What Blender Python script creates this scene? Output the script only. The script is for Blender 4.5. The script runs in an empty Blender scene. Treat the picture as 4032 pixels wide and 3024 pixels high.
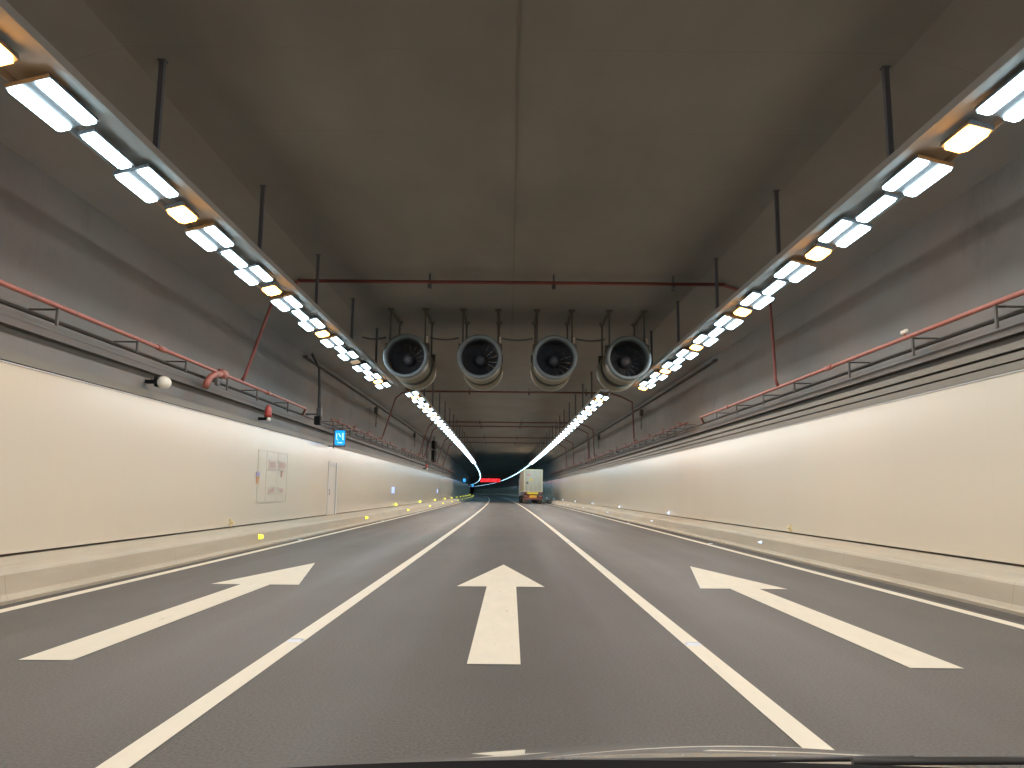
import bpy, math, random
from mathutils import Matrix, Vector
random.seed(7)
sc = bpy.context.scene
col = sc.collection
# ------------------------------------------------------------------ camera
PITCH, YAW, ROLL = math.radians(7.937), math.radians(-0.011), math.radians(0.533)
CAM = Vector((0.0, 0.0, 1.43))
fw = Vector((-math.sin(YAW)*math.cos(PITCH), math.cos(YAW)*math.cos(PITCH), math.sin(PITCH)))
rt = Vector((math.cos(YAW), math.sin(YAW), 0)); up = rt.cross(fw)
cr, sr = math.cos(ROLL), math.sin(ROLL)
RX, UX = rt*cr + up*sr, up*cr - rt*sr
cam_data = bpy.data.cameras.new('camera'); cam = bpy.data.objects.new('camera', cam_data); col.objects.link(cam)
m = Matrix((RX, UX, -fw)).transposed().to_4x4(); m.translation = CAM
cam.matrix_world = m
cam_data.sensor_fit = 'HORIZONTAL'; cam_data.sensor_width = 36.0
cam_data.lens = 36.0*777.0/1024.0
cam_data.clip_start = 0.05; cam_data.clip_end = 2000
sc.camera = cam
# ------------------------------------------------------------------ world (deep inside a tunnel: no sky gets in)
w = bpy.data.worlds.new('World'); sc.world = w; w.use_nodes = True
bg = w.node_tree.nodes['Background']; bg.inputs[0].default_value = (0.55, 0.5, 0.45, 1); bg.inputs[1].default_value = 0.02
sc.view_settings.view_transform = 'Standard'; sc.view_settings.look = 'None'
sc.view_settings.exposure = 0.0; sc.view_settings.gamma = 1.0
L_WHITE, L_ORANGE, L_FAR = 58.0, 185.0, 34.0

CURV = 11000.0
def shift(y): return -y*y/CURV if y > 0 else 0.0
def head(y): return math.atan(2*y/CURV) if y > 0 else 0.0
# ------------------------------------------------------------------ materials
def nt(name):
    mt = bpy.data.materials.new(name); mt.use_nodes = True
    return mt, mt.node_tree.nodes, mt.node_tree.links, mt.node_tree.nodes['Principled BSDF']
def mat(name, c, rough=0.6, metal=0.0, var=0.0, scale=3.0, bump=0.0, bscale=40.0, stretch=None, coat=0.0, spec=0.5):
    mt, N, Lk, b = nt(name)
    b.inputs['Base Color'].default_value = (*c, 1); b.inputs['Roughness'].default_value = rough
    b.inputs['Metallic'].default_value = metal; b.inputs['Specular IOR Level'].default_value = spec
    b.inputs['Coat Weight'].default_value = coat; b.inputs['Coat Roughness'].default_value = 0.15
    if var or bump:
        tc = N.new('ShaderNodeTexCoord'); mp = N.new('ShaderNodeMapping')
        Lk.new(tc.outputs['Object'], mp.inputs[0])
        if stretch: mp.inputs['Scale'].default_value = stretch
    if var:
        n = N.new('ShaderNodeTexNoise'); n.inputs['Scale'].default_value = scale; n.inputs['Detail'].default_value = 6
        n.inputs['Roughness'].default_value = 0.6
        Lk.new(mp.outputs[0], n.inputs['Vector'])
        r = N.new('ShaderNodeMapRange'); r.inputs[1].default_value = 0.3; r.inputs[2].default_value = 0.7
        r.inputs[3].default_value = 1-var; r.inputs[4].default_value = 1+var
        Lk.new(n.outputs[0], r.inputs[0])
        mx = N.new('ShaderNodeVectorMath'); mx.operation = 'SCALE'; mx.inputs[0].default_value = c
        Lk.new(r.outputs[0], mx.inputs['Scale']); Lk.new(mx.outputs[0], b.inputs['Base Color'])
    if bump:
        n2 = N.new('ShaderNodeTexNoise'); n2.inputs['Scale'].default_value = bscale; n2.inputs['Detail'].default_value = 4
        Lk.new(tc.outputs['Object'], n2.inputs['Vector'])
        bp = N.new('ShaderNodeBump'); bp.inputs['Strength'].default_value = bump; bp.inputs['Distance'].default_value = 0.01
        Lk.new(n2.outputs[0], bp.inputs['Height']); Lk.new(bp.outputs[0], b.inputs['Normal'])
    return mt
def emit(name, c, s, base=(0.5, 0.5, 0.5)):
    mt, N, Lk, b = nt(name)
    b.inputs['Base Color'].default_value = (*base, 1); b.inputs['Roughness'].default_value = 0.3
    b.inputs['Emission Color'].default_value = (*c, 1); b.inputs['Emission Strength'].default_value = s
    return mt
def seam_mat(name, c, rough, period, width, dark, var=0.06, scale=0.4, stretch=(1, .25, 1), coat=0.0, bump=0.0, bscale=30, axis=1):
    """a surface with thin darker joints every `period` metres along the tunnel"""
    mt = mat(name, c, rough, var=var, scale=scale, stretch=stretch, coat=coat, bump=bump, bscale=bscale)
    N, Lk = mt.node_tree.nodes, mt.node_tree.links; b = N['Principled BSDF']
    src = b.inputs['Base Color'].links[0].from_socket
    tc = N.new('ShaderNodeTexCoord'); sp = N.new('ShaderNodeSeparateXYZ'); Lk.new(tc.outputs['Object'], sp.inputs[0])
    d = N.new('ShaderNodeMath'); d.operation = 'DIVIDE'; d.inputs[1].default_value = period; Lk.new(sp.outputs[axis], d.inputs[0])
    f = N.new('ShaderNodeMath'); f.operation = 'FRACT'; Lk.new(d.outputs[0], f.inputs[0])
    g = N.new('ShaderNodeMath'); g.operation = 'LESS_THAN'; g.inputs[1].default_value = width/period; Lk.new(f.outputs[0], g.inputs[0])
    mx = N.new('ShaderNodeMix'); mx.data_type = 'RGBA'; Lk.new(g.outputs[0], mx.inputs[0]); Lk.new(src, mx.inputs[6])
    mx.inputs[7].default_value = (*[v*dark for v in c], 1); Lk.new(mx.outputs[2], b.inputs['Base Color'])
    return mt
def asphalt():
    c = (0.074, 0.070, 0.062)
    mt, N, Lk, b = nt('asphalt')
    tc = N.new('ShaderNodeTexCoord')
    mp = N.new('ShaderNodeMapping'); mp.inputs['Scale'].default_value = (1, .06, 1); Lk.new(tc.outputs['Object'], mp.inputs[0])
    n1 = N.new('ShaderNodeTexNoise'); n1.inputs['Scale'].default_value = 1.3; n1.inputs['Detail'].default_value = 5; Lk.new(mp.outputs[0], n1.inputs['Vector'])
    n2 = N.new('ShaderNodeTexNoise'); n2.inputs['Scale'].default_value = 48; n2.inputs['Detail'].default_value = 6; Lk.new(tc.outputs['Object'], n2.inputs['Vector'])
    n3 = N.new('ShaderNodeTexNoise'); n3.inputs['Scale'].default_value = 0.35; n3.inputs['Detail'].default_value = 3; Lk.new(tc.outputs['Object'], n3.inputs['Vector'])
    def rng(n, a, z):
        r = N.new('ShaderNodeMapRange'); r.inputs[1].default_value = .3; r.inputs[2].default_value = .7; r.inputs[3].default_value = a; r.inputs[4].default_value = z
        Lk.new(n.outputs[0], r.inputs[0]); return r
    a1, a2, a3 = rng(n1, .82, 1.18), rng(n2, .66, 1.34), rng(n3, .9, 1.1)
    m1 = N.new('ShaderNodeMath'); m1.operation = 'MULTIPLY'; Lk.new(a1.outputs[0], m1.inputs[0]); Lk.new(a2.outputs[0], m1.inputs[1])
    m2 = N.new('ShaderNodeMath'); m2.operation = 'MULTIPLY'; Lk.new(m1.outputs[0], m2.inputs[0]); Lk.new(a3.outputs[0], m2.inputs[1])
    vm = N.new('ShaderNodeVectorMath'); vm.operation = 'SCALE'; vm.inputs[0].default_value = c; Lk.new(m2.outputs[0], vm.inputs['Scale'])
    Lk.new(vm.outputs[0], b.inputs['Base Color'])
    # two polished wheel tracks per lane, following the bend
    sp = N.new('ShaderNodeSeparateXYZ'); Lk.new(tc.outputs['Object'], sp.inputs[0])
    def mth(op, a, b_=None):
        n = N.new('ShaderNodeMath'); n.operation = op
        for k, v in ((0, a), (1, b_)):
            if v is None: continue
            if isinstance(v, (int, float)): n.inputs[k].default_value = v
            else: Lk.new(v, n.inputs[k])
        return n.outputs[0]
    yy = mth('MAXIMUM', sp.outputs[1], 0.0); xs = mth('ADD', sp.outputs[0], mth('DIVIDE', mth('MULTIPLY', yy, yy), 11000.0))
    cs = mth('COSINE', mth('MULTIPLY', mth('SUBTRACT', xs, .80), 2*math.pi/1.87))
    m3 = mth('MULTIPLY', m2.outputs[0], mth('SUBTRACT', 1.0, mth('MULTIPLY', cs, .06)))
    # sparse light grit specks
    vo = N.new('ShaderNodeTexVoronoi'); vo.inputs['Scale'].default_value = 16; Lk.new(tc.outputs['Object'], vo.inputs['Vector'])
    sk = mth('LESS_THAN', vo.outputs['Distance'], .045)
    m3 = mth('MULTIPLY', m3, mth('ADD', 1.0, mth('MULTIPLY', sk, .8)))
    Lk.new(m3, vm.inputs['Scale'])
    rr = rng(n1, .62, .8); rg = mth('SUBTRACT', rr.outputs[0], mth('MULTIPLY', mth('ADD', cs, 1.0), .05)); Lk.new(rg, b.inputs['Roughness']); b.inputs['Specular IOR Level'].default_value = 0.4
    bp = N.new('ShaderNodeBump'); bp.inputs['Strength'].default_value = .25; bp.inputs['Distance'].default_value = .006
    Lk.new(n2.outputs[0], bp.inputs['Height']); Lk.new(bp.outputs[0], b.inputs['Normal'])
    return mt
M = dict(
    asphalt=asphalt(),
    gutter=mat('gutter_asphalt', (.052, .046, .040), .8, var=.15, scale=2, stretch=(1, .1, 1)),
    paint=mat('road_paint', (.82, .765, .625), .55, var=.035, scale=6, stretch=(1, .3, 1), bump=.15, bscale=70),
    kerb=seam_mat('kerb_concrete', (.41, .365, .285), .75, 5.0, .015, .82, var=.10, scale=1.6, stretch=(1, .22, 1.6), bump=.25, bscale=22),
    panel=seam_mat('enamel_panel', (.605, .550, .452), .26, 3.0, .008, .93, var=.04, scale=.25, stretch=(1, .35, .12), coat=.6),
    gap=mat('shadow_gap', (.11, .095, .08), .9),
    concrete=seam_mat('dark_concrete', (.158, .152, .144), .85, 6.0, .02, .88, var=.14, scale=.7, stretch=(1, .5, .8), bump=.15, bscale=12),
    ceiling=seam_mat('fire_board', (.212, .204, .192), .85, 2.4, .012, .86, var=.13, scale=.5, stretch=(1, .5, 1)),
    joint=mat('joint_strip', (.17, .155, .135), .7),
    tray=mat('tray_steel', (.135, .125, .10), .55, var=.1, scale=1.2, stretch=(1, .2, 1)),
    traydark=mat('dark_duct', (.07, .064, .06), .7),
    traybrown=mat('brown_tray', (.095, .085, .078), .7),
    lighttray=mat('lamp_tray_steel', (.25, .24, .225), .8, var=.08, scale=1.5),
    hanger=mat('hanger_steel', (.10, .10, .115), .8),
    fanbracket=mat('fan_bracket_paint', (.09, .085, .076), .8),
    housing=mat('lamp_housing', (.06, .06, .062), .6, 0),
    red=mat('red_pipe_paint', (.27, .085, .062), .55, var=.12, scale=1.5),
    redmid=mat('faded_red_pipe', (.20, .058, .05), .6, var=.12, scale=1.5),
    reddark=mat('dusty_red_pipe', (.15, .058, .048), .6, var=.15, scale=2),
    fanring=mat('fan_ring_paint', (.135, .165, .18), .6, var=.05, scale=2),
    fanbody=mat('fan_body_paint', (.25, .24, .19), .35, var=.06, scale=2),
    fandark=mat('fan_band', (.06, .06, .052), .5),
    fanin=mat('fan_inside', (.04, .045, .055), .7),
    hub=mat('fan_hub', (.075, .085, .105), .45),
    blade=mat('fan_blade', (.075, .085, .105), .9, spec=.1),
    black=mat('black_plastic', (.009, .009, .009), .75, spec=.12),
    white=mat('white_plastic', (.72, .70, .62), .4),
    door=mat('door_paint', (.52, .50, .46), .5),
    panelplain=mat('cabinet_paint', (.588, .537, .442), .26, coat=.6),
    frame=mat('door_frame_paint', (.50, .50, .50), .45),
    print_red=mat('red_print', (.46, .27, .25), .6),
    print_grey=mat('grey_print', (.42, .385, .34), .6),
    print_orange=mat('orange_print', (.46, .24, .12), .6),
    print_blue=mat('violet_print', (.30, .27, .45), .6),
    placard=mat('placard_paint', (.60, .53, .46), .5),
    tube=emit('tube_lens', (.62, .87, 1.0), L_WHITE),
    sodium=emit('sodium_lens', (1.0, .44, .10), L_ORANGE),
    dimlens=emit('dim_lens', (1.0, .6, .25), .30),
    fartube=emit('far_lens', (.42, .78, 1.0), L_FAR),
    yellow=emit('yellow_marker', (.9, .9, .05), 1.5, (.8, .8, .1)),  # retroreflector, no lamp: returned headlight glow put in as emission
    bluew=emit('white_marker', (.62, .78, 1.0), .65, (.7, .8, .9)),  # pale reflector, its headlight return likewise put into the emission
    markerdull=mat('marker_plastic', (.62, .55, .32), .5),
    stud=mat('stud_reflector', (.75, .80, .88), .25),
    blue=emit('blue_sign_face', (0.0, .36, 1.0), 1.05, (0, .2, .5)),
    bluel=emit('sign_symbol', (.22, .70, 1.0), 1.15),
    bluepale=emit('small_sign_face', (.22, .45, .92), .85),
    vmsoff=mat('sign_cabinet', (.02, .02, .022), .5),
    led=emit('led_red', (1.0, .012, .018), 1.7),
    ledhot=emit('led_bright', (1.0, .05, .06), 2.6),
    lampred=mat('red_lens', (.38, .06, .05), .5),
    contside=mat('container_side_paint', (.38, .31, .215), .5, var=.06, scale=1),
    cont=mat('container_door_paint', (.37, .40, .34), .5, var=.06, scale=1.5),
    contedge=mat('container_frame_paint', (.52, .53, .38), .5),
    rod=mat('lock_rod', (.40, .42, .38), .4, .5),
    mark_red=mat('red_marking', (.55, .20, .20), .6), mark_yellow=mat('yellow_label', (.70, .55, .06), .5),
    mark_grey=mat('grey_marking', (.38, .40, .38), .6), mark_black=mat('black_label', (.05, .055, .05), .6),
    chassis=mat('chassis_paint', (.20, .075, .07), .55, var=.1, scale=3),
    plate=mat('yellow_plate', (.72, .62, .05), .4), plate2=mat('orange_plate', (.75, .40, .04), .4),
    tail=mat('tail_lens', (.45, .12, .10), .3),
    tyre=mat('tyre_rubber', (.018, .017, .016), .85), rim=mat('wheel_rim', (.35, .34, .32), .4, .6),
    cab=mat('cab_paint', (.4, .4, .42), .4), glass=mat('dark_glass', (.02, .022, .025), .1),
    wiper=mat('wiper_rubber', (.05, .048, .046), .5),
    carpaint=mat('car_paint', (.10, .098, .095), .12, .35, coat=1.0),
)
M['carpaint'].node_tree.nodes['Principled BSDF'].inputs['Coat Roughness'].default_value = .03
def wear(mt, scale, stretch, lo, hi, dark):
    N, Lk = mt.node_tree.nodes, mt.node_tree.links; b = N['Principled BSDF']
    src = b.inputs['Base Color'].links[0].from_socket
    tc = N.new('ShaderNodeTexCoord'); mp = N.new('ShaderNodeMapping'); mp.inputs['Scale'].default_value = stretch; Lk.new(tc.outputs['Object'], mp.inputs[0])
    n = N.new('ShaderNodeTexNoise'); n.inputs['Scale'].default_value = scale; n.inputs['Detail'].default_value = 8; n.inputs['Roughness'].default_value = .7; Lk.new(mp.outputs[0], n.inputs['Vector'])
    r = N.new('ShaderNodeMapRange'); r.inputs[1].default_value = lo; r.inputs[2].default_value = hi; r.inputs[3].default_value = 0; r.inputs[4].default_value = 1; Lk.new(n.outputs[0], r.inputs[0])
    mx = N.new('ShaderNodeMix'); mx.data_type = 'RGBA'; Lk.new(r.outputs[0], mx.inputs[0]); Lk.new(src, mx.inputs[6]); mx.inputs[7].default_value = (*dark, 1)
    Lk.new(mx.outputs[2], b.inputs['Base Color'])
wear(M['paint'], 9, (1, .18, 1), .62, .80, (.30, .275, .24))
wear(M['kerb'], 2.2, (1, .12, 2.2), .60, .80, (.20, .175, .145))
wear(M['red'], 5, (1, .6, 1), .58, .75, (.12, .075, .062))
wear(M['concrete'], .9, (1, .35, .25), .58, .74, (.10, .095, .088))
# ------------------------------------------------------------------ mesh builder
class MB:
    def __init__(s): s.v = []; s.f = []; s.sm = []
    def face(s, pts, smooth=False):
        i = len(s.v); s.v += [tuple(p) for p in pts]; s.f.append(tuple(range(i, i+len(pts)))); s.sm.append(smooth)
    def box(s, x0, x1, y0, y1, z0, z1, ry=0.0, piv=(0, 0, 0), bev=0.0):
        if bev:
            b = bev
            ring = [(x0+b, z0), (x1-b, z0), (x1, z0+b), (x1, z1-b), (x1-b, z1), (x0+b, z1), (x0, z1-b), (x0, z0+b)]
            rin = [(x0+b, z0+b), (x1-b, z0+b), (x1-b, z0+b), (x1-b, z1-b), (x1-b, z1-b), (x0+b, z1-b), (x0+b, z1-b), (x0+b, z0+b)]
            i = len(s.v)
            for rr, y in ((rin, y0), (ring, y0+b), (ring, y1-b), (rin, y1)):
                s.v += [(x, y, z) for x, z in rr]
            for k in range(3):
                for j in range(8):
                    a = i+k*8+j; c = i+k*8+(j+1) % 8
                    s.f.append((a, c, c+8, a+8)); s.sm.append(False)
            for o, rev in ((0, True), (24, False)):
                q = [i+o+t for t in range(8)]
                s.f.append(tuple(reversed(q)) if not rev else tuple(q)); s.sm.append(False)
            return s
        P = [(x, y, z) for x in (x0, x1) for y in (y0, y1) for z in (z0, z1)]
        if ry:
            c, q = math.cos(ry), math.sin(ry)
            P = [((x-piv[0])*c+(z-piv[2])*q+piv[0], y, -(x-piv[0])*q+(z-piv[2])*c+piv[2]) for x, y, z in P]
        i = len(s.v); s.v += P
        for f in ((0, 1, 3, 2), (4, 6, 7, 5), (0, 4, 5, 1), (2, 3, 7, 6), (0, 2, 6, 4), (1, 5, 7, 3)):
            s.f.append(tuple(i+k for k in f)); s.sm.append(False)
        return s
    def tube(s, pts, r, n=10, caps=True):
        pts = [Vector(p) for p in pts]; i0 = len(s.v); R = r if isinstance(r, (list, tuple)) else [r]*len(pts)
        t0 = (pts[1]-pts[0]).normalized(); a = t0.orthogonal().normalized()
        for k, p in enumerate(pts):
            if k == 0: t = t0
            elif k == len(pts)-1: t = (pts[k]-pts[k-1]).normalized()
            else: t = ((pts[k]-pts[k-1]).normalized()+(pts[k+1]-pts[k]).normalized()).normalized()
            a = (a-t*a.dot(t)).normalized(); b = t.cross(a)
            for j in range(n):
                th = 2*math.pi*j/n; s.v.append(tuple(p+(a*math.cos(th)+b*math.sin(th))*R[k]))
        for k in range(len(pts)-1):
            for j in range(n):
                a0 = i0+k*n+j; a1 = i0+k*n+(j+1) % n
                s.f.append((a0, a1, a1+n, a0+n)); s.sm.append(True)
        if caps:
            s.f.append(tuple(i0+j for j in reversed(range(n)))); s.sm.append(False)
            e = i0+(len(pts)-1)*n; s.f.append(tuple(e+j for j in range(n))); s.sm.append(False)
        return s
    def lathe(s, prof, n=40, c=(0, 0, 0)):
        """prof = [(radius, y)], spun about the local y axis"""
        i0 = len(s.v)
        for r, y in prof:
            for j in range(n):
                th = 2*math.pi*j/n; s.v.append((c[0]+r*math.cos(th), c[1]+y, c[2]+r*math.sin(th)))
        for k in range(len(prof)-1):
            for j in range(n):
                a0 = i0+k*n+j; a1 = i0+k*n+(j+1) % n
                s.f.append((a0, a0+n, a1+n, a1)); s.sm.append(True)
        return s
    def lathez(s, prof, n=24, c=(0, 0, 0)):
        i0 = len(s.v)
        for r, z in prof:
            for j in range(n):
                th = 2*math.pi*j/n; s.v.append((c[0]+r*math.cos(th), c[1]+r*math.sin(th), c[2]+z))
        for k in range(len(prof)-1):
            for j in range(n):
                a0 = i0+k*n+j; a1 = i0+k*n+(j+1) % n
                s.f.append((a0, a1, a1+n, a0+n)); s.sm.append(True)
        return s
    def ext(s, prof, y0, y1, step=4.0, closed=False):
        """sweep an (x, z) profile along the curved tunnel from y0 to y1"""
        n = max(1, int(math.ceil((y1-y0)/step))); i0 = len(s.v); k = len(prof)
        for a in range(n+1):
            y = y0+(y1-y0)*a/n
            s.v += [(x+shift(y), y, z) for x, z in prof]
        for a in range(n):
            for j in range(k if closed else k-1):
                p = i0+a*k+j; q = i0+a*k+(j+1) % k
                s.f.append((p, q, q+k, p+k)); s.sm.append(False)
        if closed:
            s.f.append(tuple(i0+j for j in reversed(range(k)))); s.sm.append(False)
            s.f.append(tuple(i0+n*k+j for j in range(k))); s.sm.append(False)
        return s
    def bar(s, x0, x1, z0, z1, y0, y1, step=4.0):
        return s.ext([(x0, z0), (x1, z0), (x1, z1), (x0, z1)], y0, y1, step, True)
    def build(s, name, m, parent=None):
        me = bpy.data.meshes.new(name); me.from_pydata(s.v, [], s.f); me.polygons.foreach_set('use_smooth', s.sm)
        if m: me.materials.append(m)
        me.update()
        o = bpy.data.objects.new(name, me); col.objects.link(o)
        if parent: o.parent = parent
        return o
def empty(name, loc, rz=0.0):
    o = bpy.data.objects.new(name, None); o.location = loc; o.rotation_euler.z = rz; o.empty_display_size = .2; col.objects.link(o); return o
def tag(o, label=None, cat=None, group=None, kind=None):
    if label: o['label'] = label
    if cat: o['category'] = cat
    if group: o['group'] = group
    if kind: o['kind'] = kind
    return o
KIDS = {}
def kids(o): return [c for c in ALLC if c.parent == o]
def copy_tree(proto, loc, rz=0.0):
    r = proto[0].copy(); col.objects.link(r); r.location = loc; r.rotation_euler.z = rz
    mp = {proto[0]: r}
    for p in proto[1:]:
        c = p.copy(); col.objects.link(c); c.parent = mp[p.parent]; mp[p] = c
    return r
def on(x, y, z): return (x+shift(y), y, z)
ORD = ['first', 'second', 'third', 'fourth', 'fifth', 'sixth', 'seventh', 'eighth', 'ninth', 'tenth', 'eleventh', 'twelfth']
Y0, Y1 = -40.0, 720.0
# ------------------------------------------------------------------ setting
road = tag(MB().ext([(-6.6, 0), (6.6, 0)], Y0, Y1).build('road', M['asphalt']), kind='structure')
MB().ext([(5.90, .004), (6.185, .004)], Y0, Y1).build('gutter', M['gutter'], road)
MB().ext([(-6.2, .004), (-6.02, .004)], Y0, Y1).build('gutter', M['gutter'], road)
for x in (-2.04, 1.76):
    MB().ext([(x-.085, .005), (x+.085, .005)], Y0, Y1).build('lane_line', M['paint'], road)
for x in (-5.92, 5.69):
    MB().ext([(x-.085, .005), (x+.085, .005)], Y0, Y1).build('edge_line', M['paint'], road)
def arrow(x, y):
    b = MB(); z = .006
    b.face([(x-.225, y, z), (x+.225, y, z), (x+.225, y+5.4, z), (x-.225, y+5.4, z)])
    b.face([(x-.68, y+5.4, z), (x-.225, y+5.4, z), (x+.225, y+5.4, z), (x+.66, y+5.4, z), (x-.0, y+9.05, z)])
    return b
for x in (-3.88, -.13, 3.58):
    arrow(x, 6.76).build('lane_arrow', M['paint'], road)
arrow(-.13, -4.6).build('lane_arrow', M['paint'], road)
hz = 7.25
ceil_ = tag(MB().ext([(-7.6, 6.5), (-5.2, hz), (5.2, hz), (7.6, 6.5)], Y0, Y1).build('ceiling', M['ceiling']), kind='structure')
MB().bar(.035, .075, hz-.012, hz, Y0, Y1, 8).build('joint_strip', M['joint'], ceil_)
def side(sg, lab):
    r = empty('tunnel_wall', (0, 0, 0))
    tag(r, lab, 'wall')
    X = lambda v: sg*v
    b = MB().ext([(X(7.6), -.1), (X(7.6), 6.5)], Y0, Y1); b.build('concrete_face', M['concrete'], r)
    e = MB().bar(X(7.40), X(7.44), .464, 3.24, Y0, Y1); e.build('cladding', M['panel'], r)
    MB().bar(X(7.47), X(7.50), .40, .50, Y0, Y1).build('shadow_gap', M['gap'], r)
    MB().bar(X(7.385), X(7.45), 3.243, 3.262, Y0, Y1).build('top_trim', M['frame'], r)
    # sloped foot of the haunch
    return r
wl = side(-1, 'left tunnel wall clad in glossy beige enamel panels below dark concrete, with the white door')
wr = side(1, 'right tunnel wall clad in glossy beige enamel panels below stacked cable trays')
MB().bar(-7.60, -7.47, 3.30, 3.44, Y0, Y1).build('ledge', M['tray'], wl)
def kerb(sg, lab):
    X = lambda v: sg*v
    prof = [(6.19, -.05), (6.19, .045), (6.275, .055), (6.30, .10), (6.34, .34), (6.37, .375), (6.42, .392), (7.47, .425), (7.47, -.05)]
    b = MB(); p = [(X(x), z) for x, z in prof]
    b.ext(p, Y0, Y1, closed=True)
    o = b.build('kerb', M['kerb']); tag(o, lab, 'kerb'); return o
kerb(-1, 'broad low beige concrete kerb along the left wall, carrying yellow markers')
kerb(1, 'broad low beige concrete kerb along the right wall, carrying pale white markers')
# far end, round the bend, closes the tube
tag(MB().box(-60, 10, Y1-.5, Y1+.2, -.2, 7.5).build('tunnel_end', M['gap']), kind='structure')
# ------------------------------------------------------------------ cable trays and ducts
def tray(z0, z1, x0, x1, sg, m, lab, y0=Y0, y1=Y1):
    X = lambda v: sg*v
    r = MB()
    r.ext([(X(x1), z0), (X(x0), z0), (X(x0), z1), (X(x0+.02), z1), (X(x0+.02), z0+.015), (X(x1), z0+.015)], y0, y1, 5, True)
    o = r.build('cable_tray', m)
    tag(o, lab, 'cable tray', 'cable trays running along the tunnel walls'); return o
tray(3.275, 3.395, 7.40, 7.59, 1, M['tray'], 'olive steel cable tray just above the right cladding, lowest of its stack')
tray(3.425, 3.535, 7.40, 7.59, 1, M['tray'], 'olive steel cable tray on the right wall, second up from the cladding')
tray(3.585, 3.695, 7.42, 7.59, 1, M['tray'], 'olive steel cable tray on the right wall, third up from the cladding')
tray(3.83, 3.96, 7.46, 7.59, 1, M['traybrown'], 'brown cable tray topmost in the stack on the right wall, below the black duct')
tray(3.83, 3.96, 7.46, 7.59, -1, M['traybrown'], 'brown cable tray running along the left wall below the black duct')
for sg, sd in ((-1, 'left'), (1, 'right')):
    o = MB().bar(sg*7.34, sg*7.42, 4.075, 4.115, Y0, 128).build('cable_duct', M['traydark'])
    tag(o, 'thin black cable duct running just under the red pipe on the %s wall' % sd, 'cable duct')
    o = MB().bar(sg*7.4, sg*7.56, 6.24, 6.32, 28, 130).build('cable_tray', M['traydark'])
    tag(o, 'dark cable tray high on the %s wall where it meets the sloping haunch' % sd, 'cable tray', 'cable trays running along the tunnel walls')
# ------------------------------------------------------------------ lamps
def lens_poly(b, x0, x1, y0, y1, z, c):
    cx = c; b_ = [(x0+cx*.35, y0), (x1-cx*.35, y0), (x1, y0+cx), (x1, y1-cx), (x1-cx*.6, y1), (x0+cx*.6, y1), (x0, y1-cx), (x0, y0+cx)]
    b.face([(x, y, z) for x, y in reversed(b_)])
    n = len(b_); i = len(b.v); b.v += [(x, y, z) for x, y in b_]+[(x, y, z+.02) for x, y in b_]
    for j in range(n):
        b.f.append((i+j, i+(j+1) % n, i+n+(j+1) % n, i+n+j)); b.sm.append(False)
def lamp_proto(kind, sg):
    """sg = -1 left row, +1 right row; the lens leans towards the road"""
    r = empty('tube_lamp' if kind in ('double', 'single') else ('sodium_lamp' if kind != 'far' else 'small_lamp'), (0, 0, 0))
    b = MB(); H = MB()
    if kind == 'double':
        for cx in (-.15, .15): lens_poly(b, cx-.084, cx+.084, -.48, .48, 0, .045)
        H.box(-.238, .238, -.49, .49, .022, .07)
        mlens = M['tube']
    elif kind == 'single':
        lens_poly(b, -.088, .088, -.48, .48, 0, .05); H.box(-.10, .10, -.49, .49, .022, .07); mlens = M['tube']
    elif kind == 'sodium':
        lens_poly(b, -.142, .142, -.29, .29, 0, .09); H.box(-.147, .147, -.30, .30, .022, .09); mlens = M['sodium']
    elif kind == 'dim':
        lens_poly(b, -.135, .135, -.27, .27, 0, .09); H.box(-.14, .14, -.28, .28, .022, .09); mlens = M['dimlens']
    else:
        lens_poly(b, -.07, .07, -.6, .6, 0, .03); H.box(-.09, .09, -.62, .62, .022, .08); mlens = M['fartube']
    H.box(-.02, .02, -.05, .05, .07, .13)
    th = math.radians(15)*(sg)
    c, q = math.cos(th), math.sin(th)
    for bb in (b, H): bb.v = [(x*c+z*q, y, -x*q+z*c) for x, y, z in bb.v]
    H.build('housing', M['housing'], r); b.build('lens', mlens, r)
    return r
def children(r): return [o for o in col.objects if o.parent == r]
protos = {}
for sg in (-1, 1):
    for kd in ('double', 'single', 'sodium', 'dim', 'far'):
        p = lamp_proto(kd, sg); protos[(kd, sg)] = [p]+children(p)
used = set()
def put_lamp(kd, sg, x, y, z, lab, cat, group):
    pr = protos[(kd, sg)]
    if (kd, sg) in used: o = copy_tree(pr, on(x, y, z), head(y))
    else:
        used.add((kd, sg)); o = pr[0]; o.location = on(x, y, z); o.rotation_euler.z = head(y)
    tag(o, lab, cat, group)
SIDE = {-1: 'left', 1: 'right'}
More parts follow.
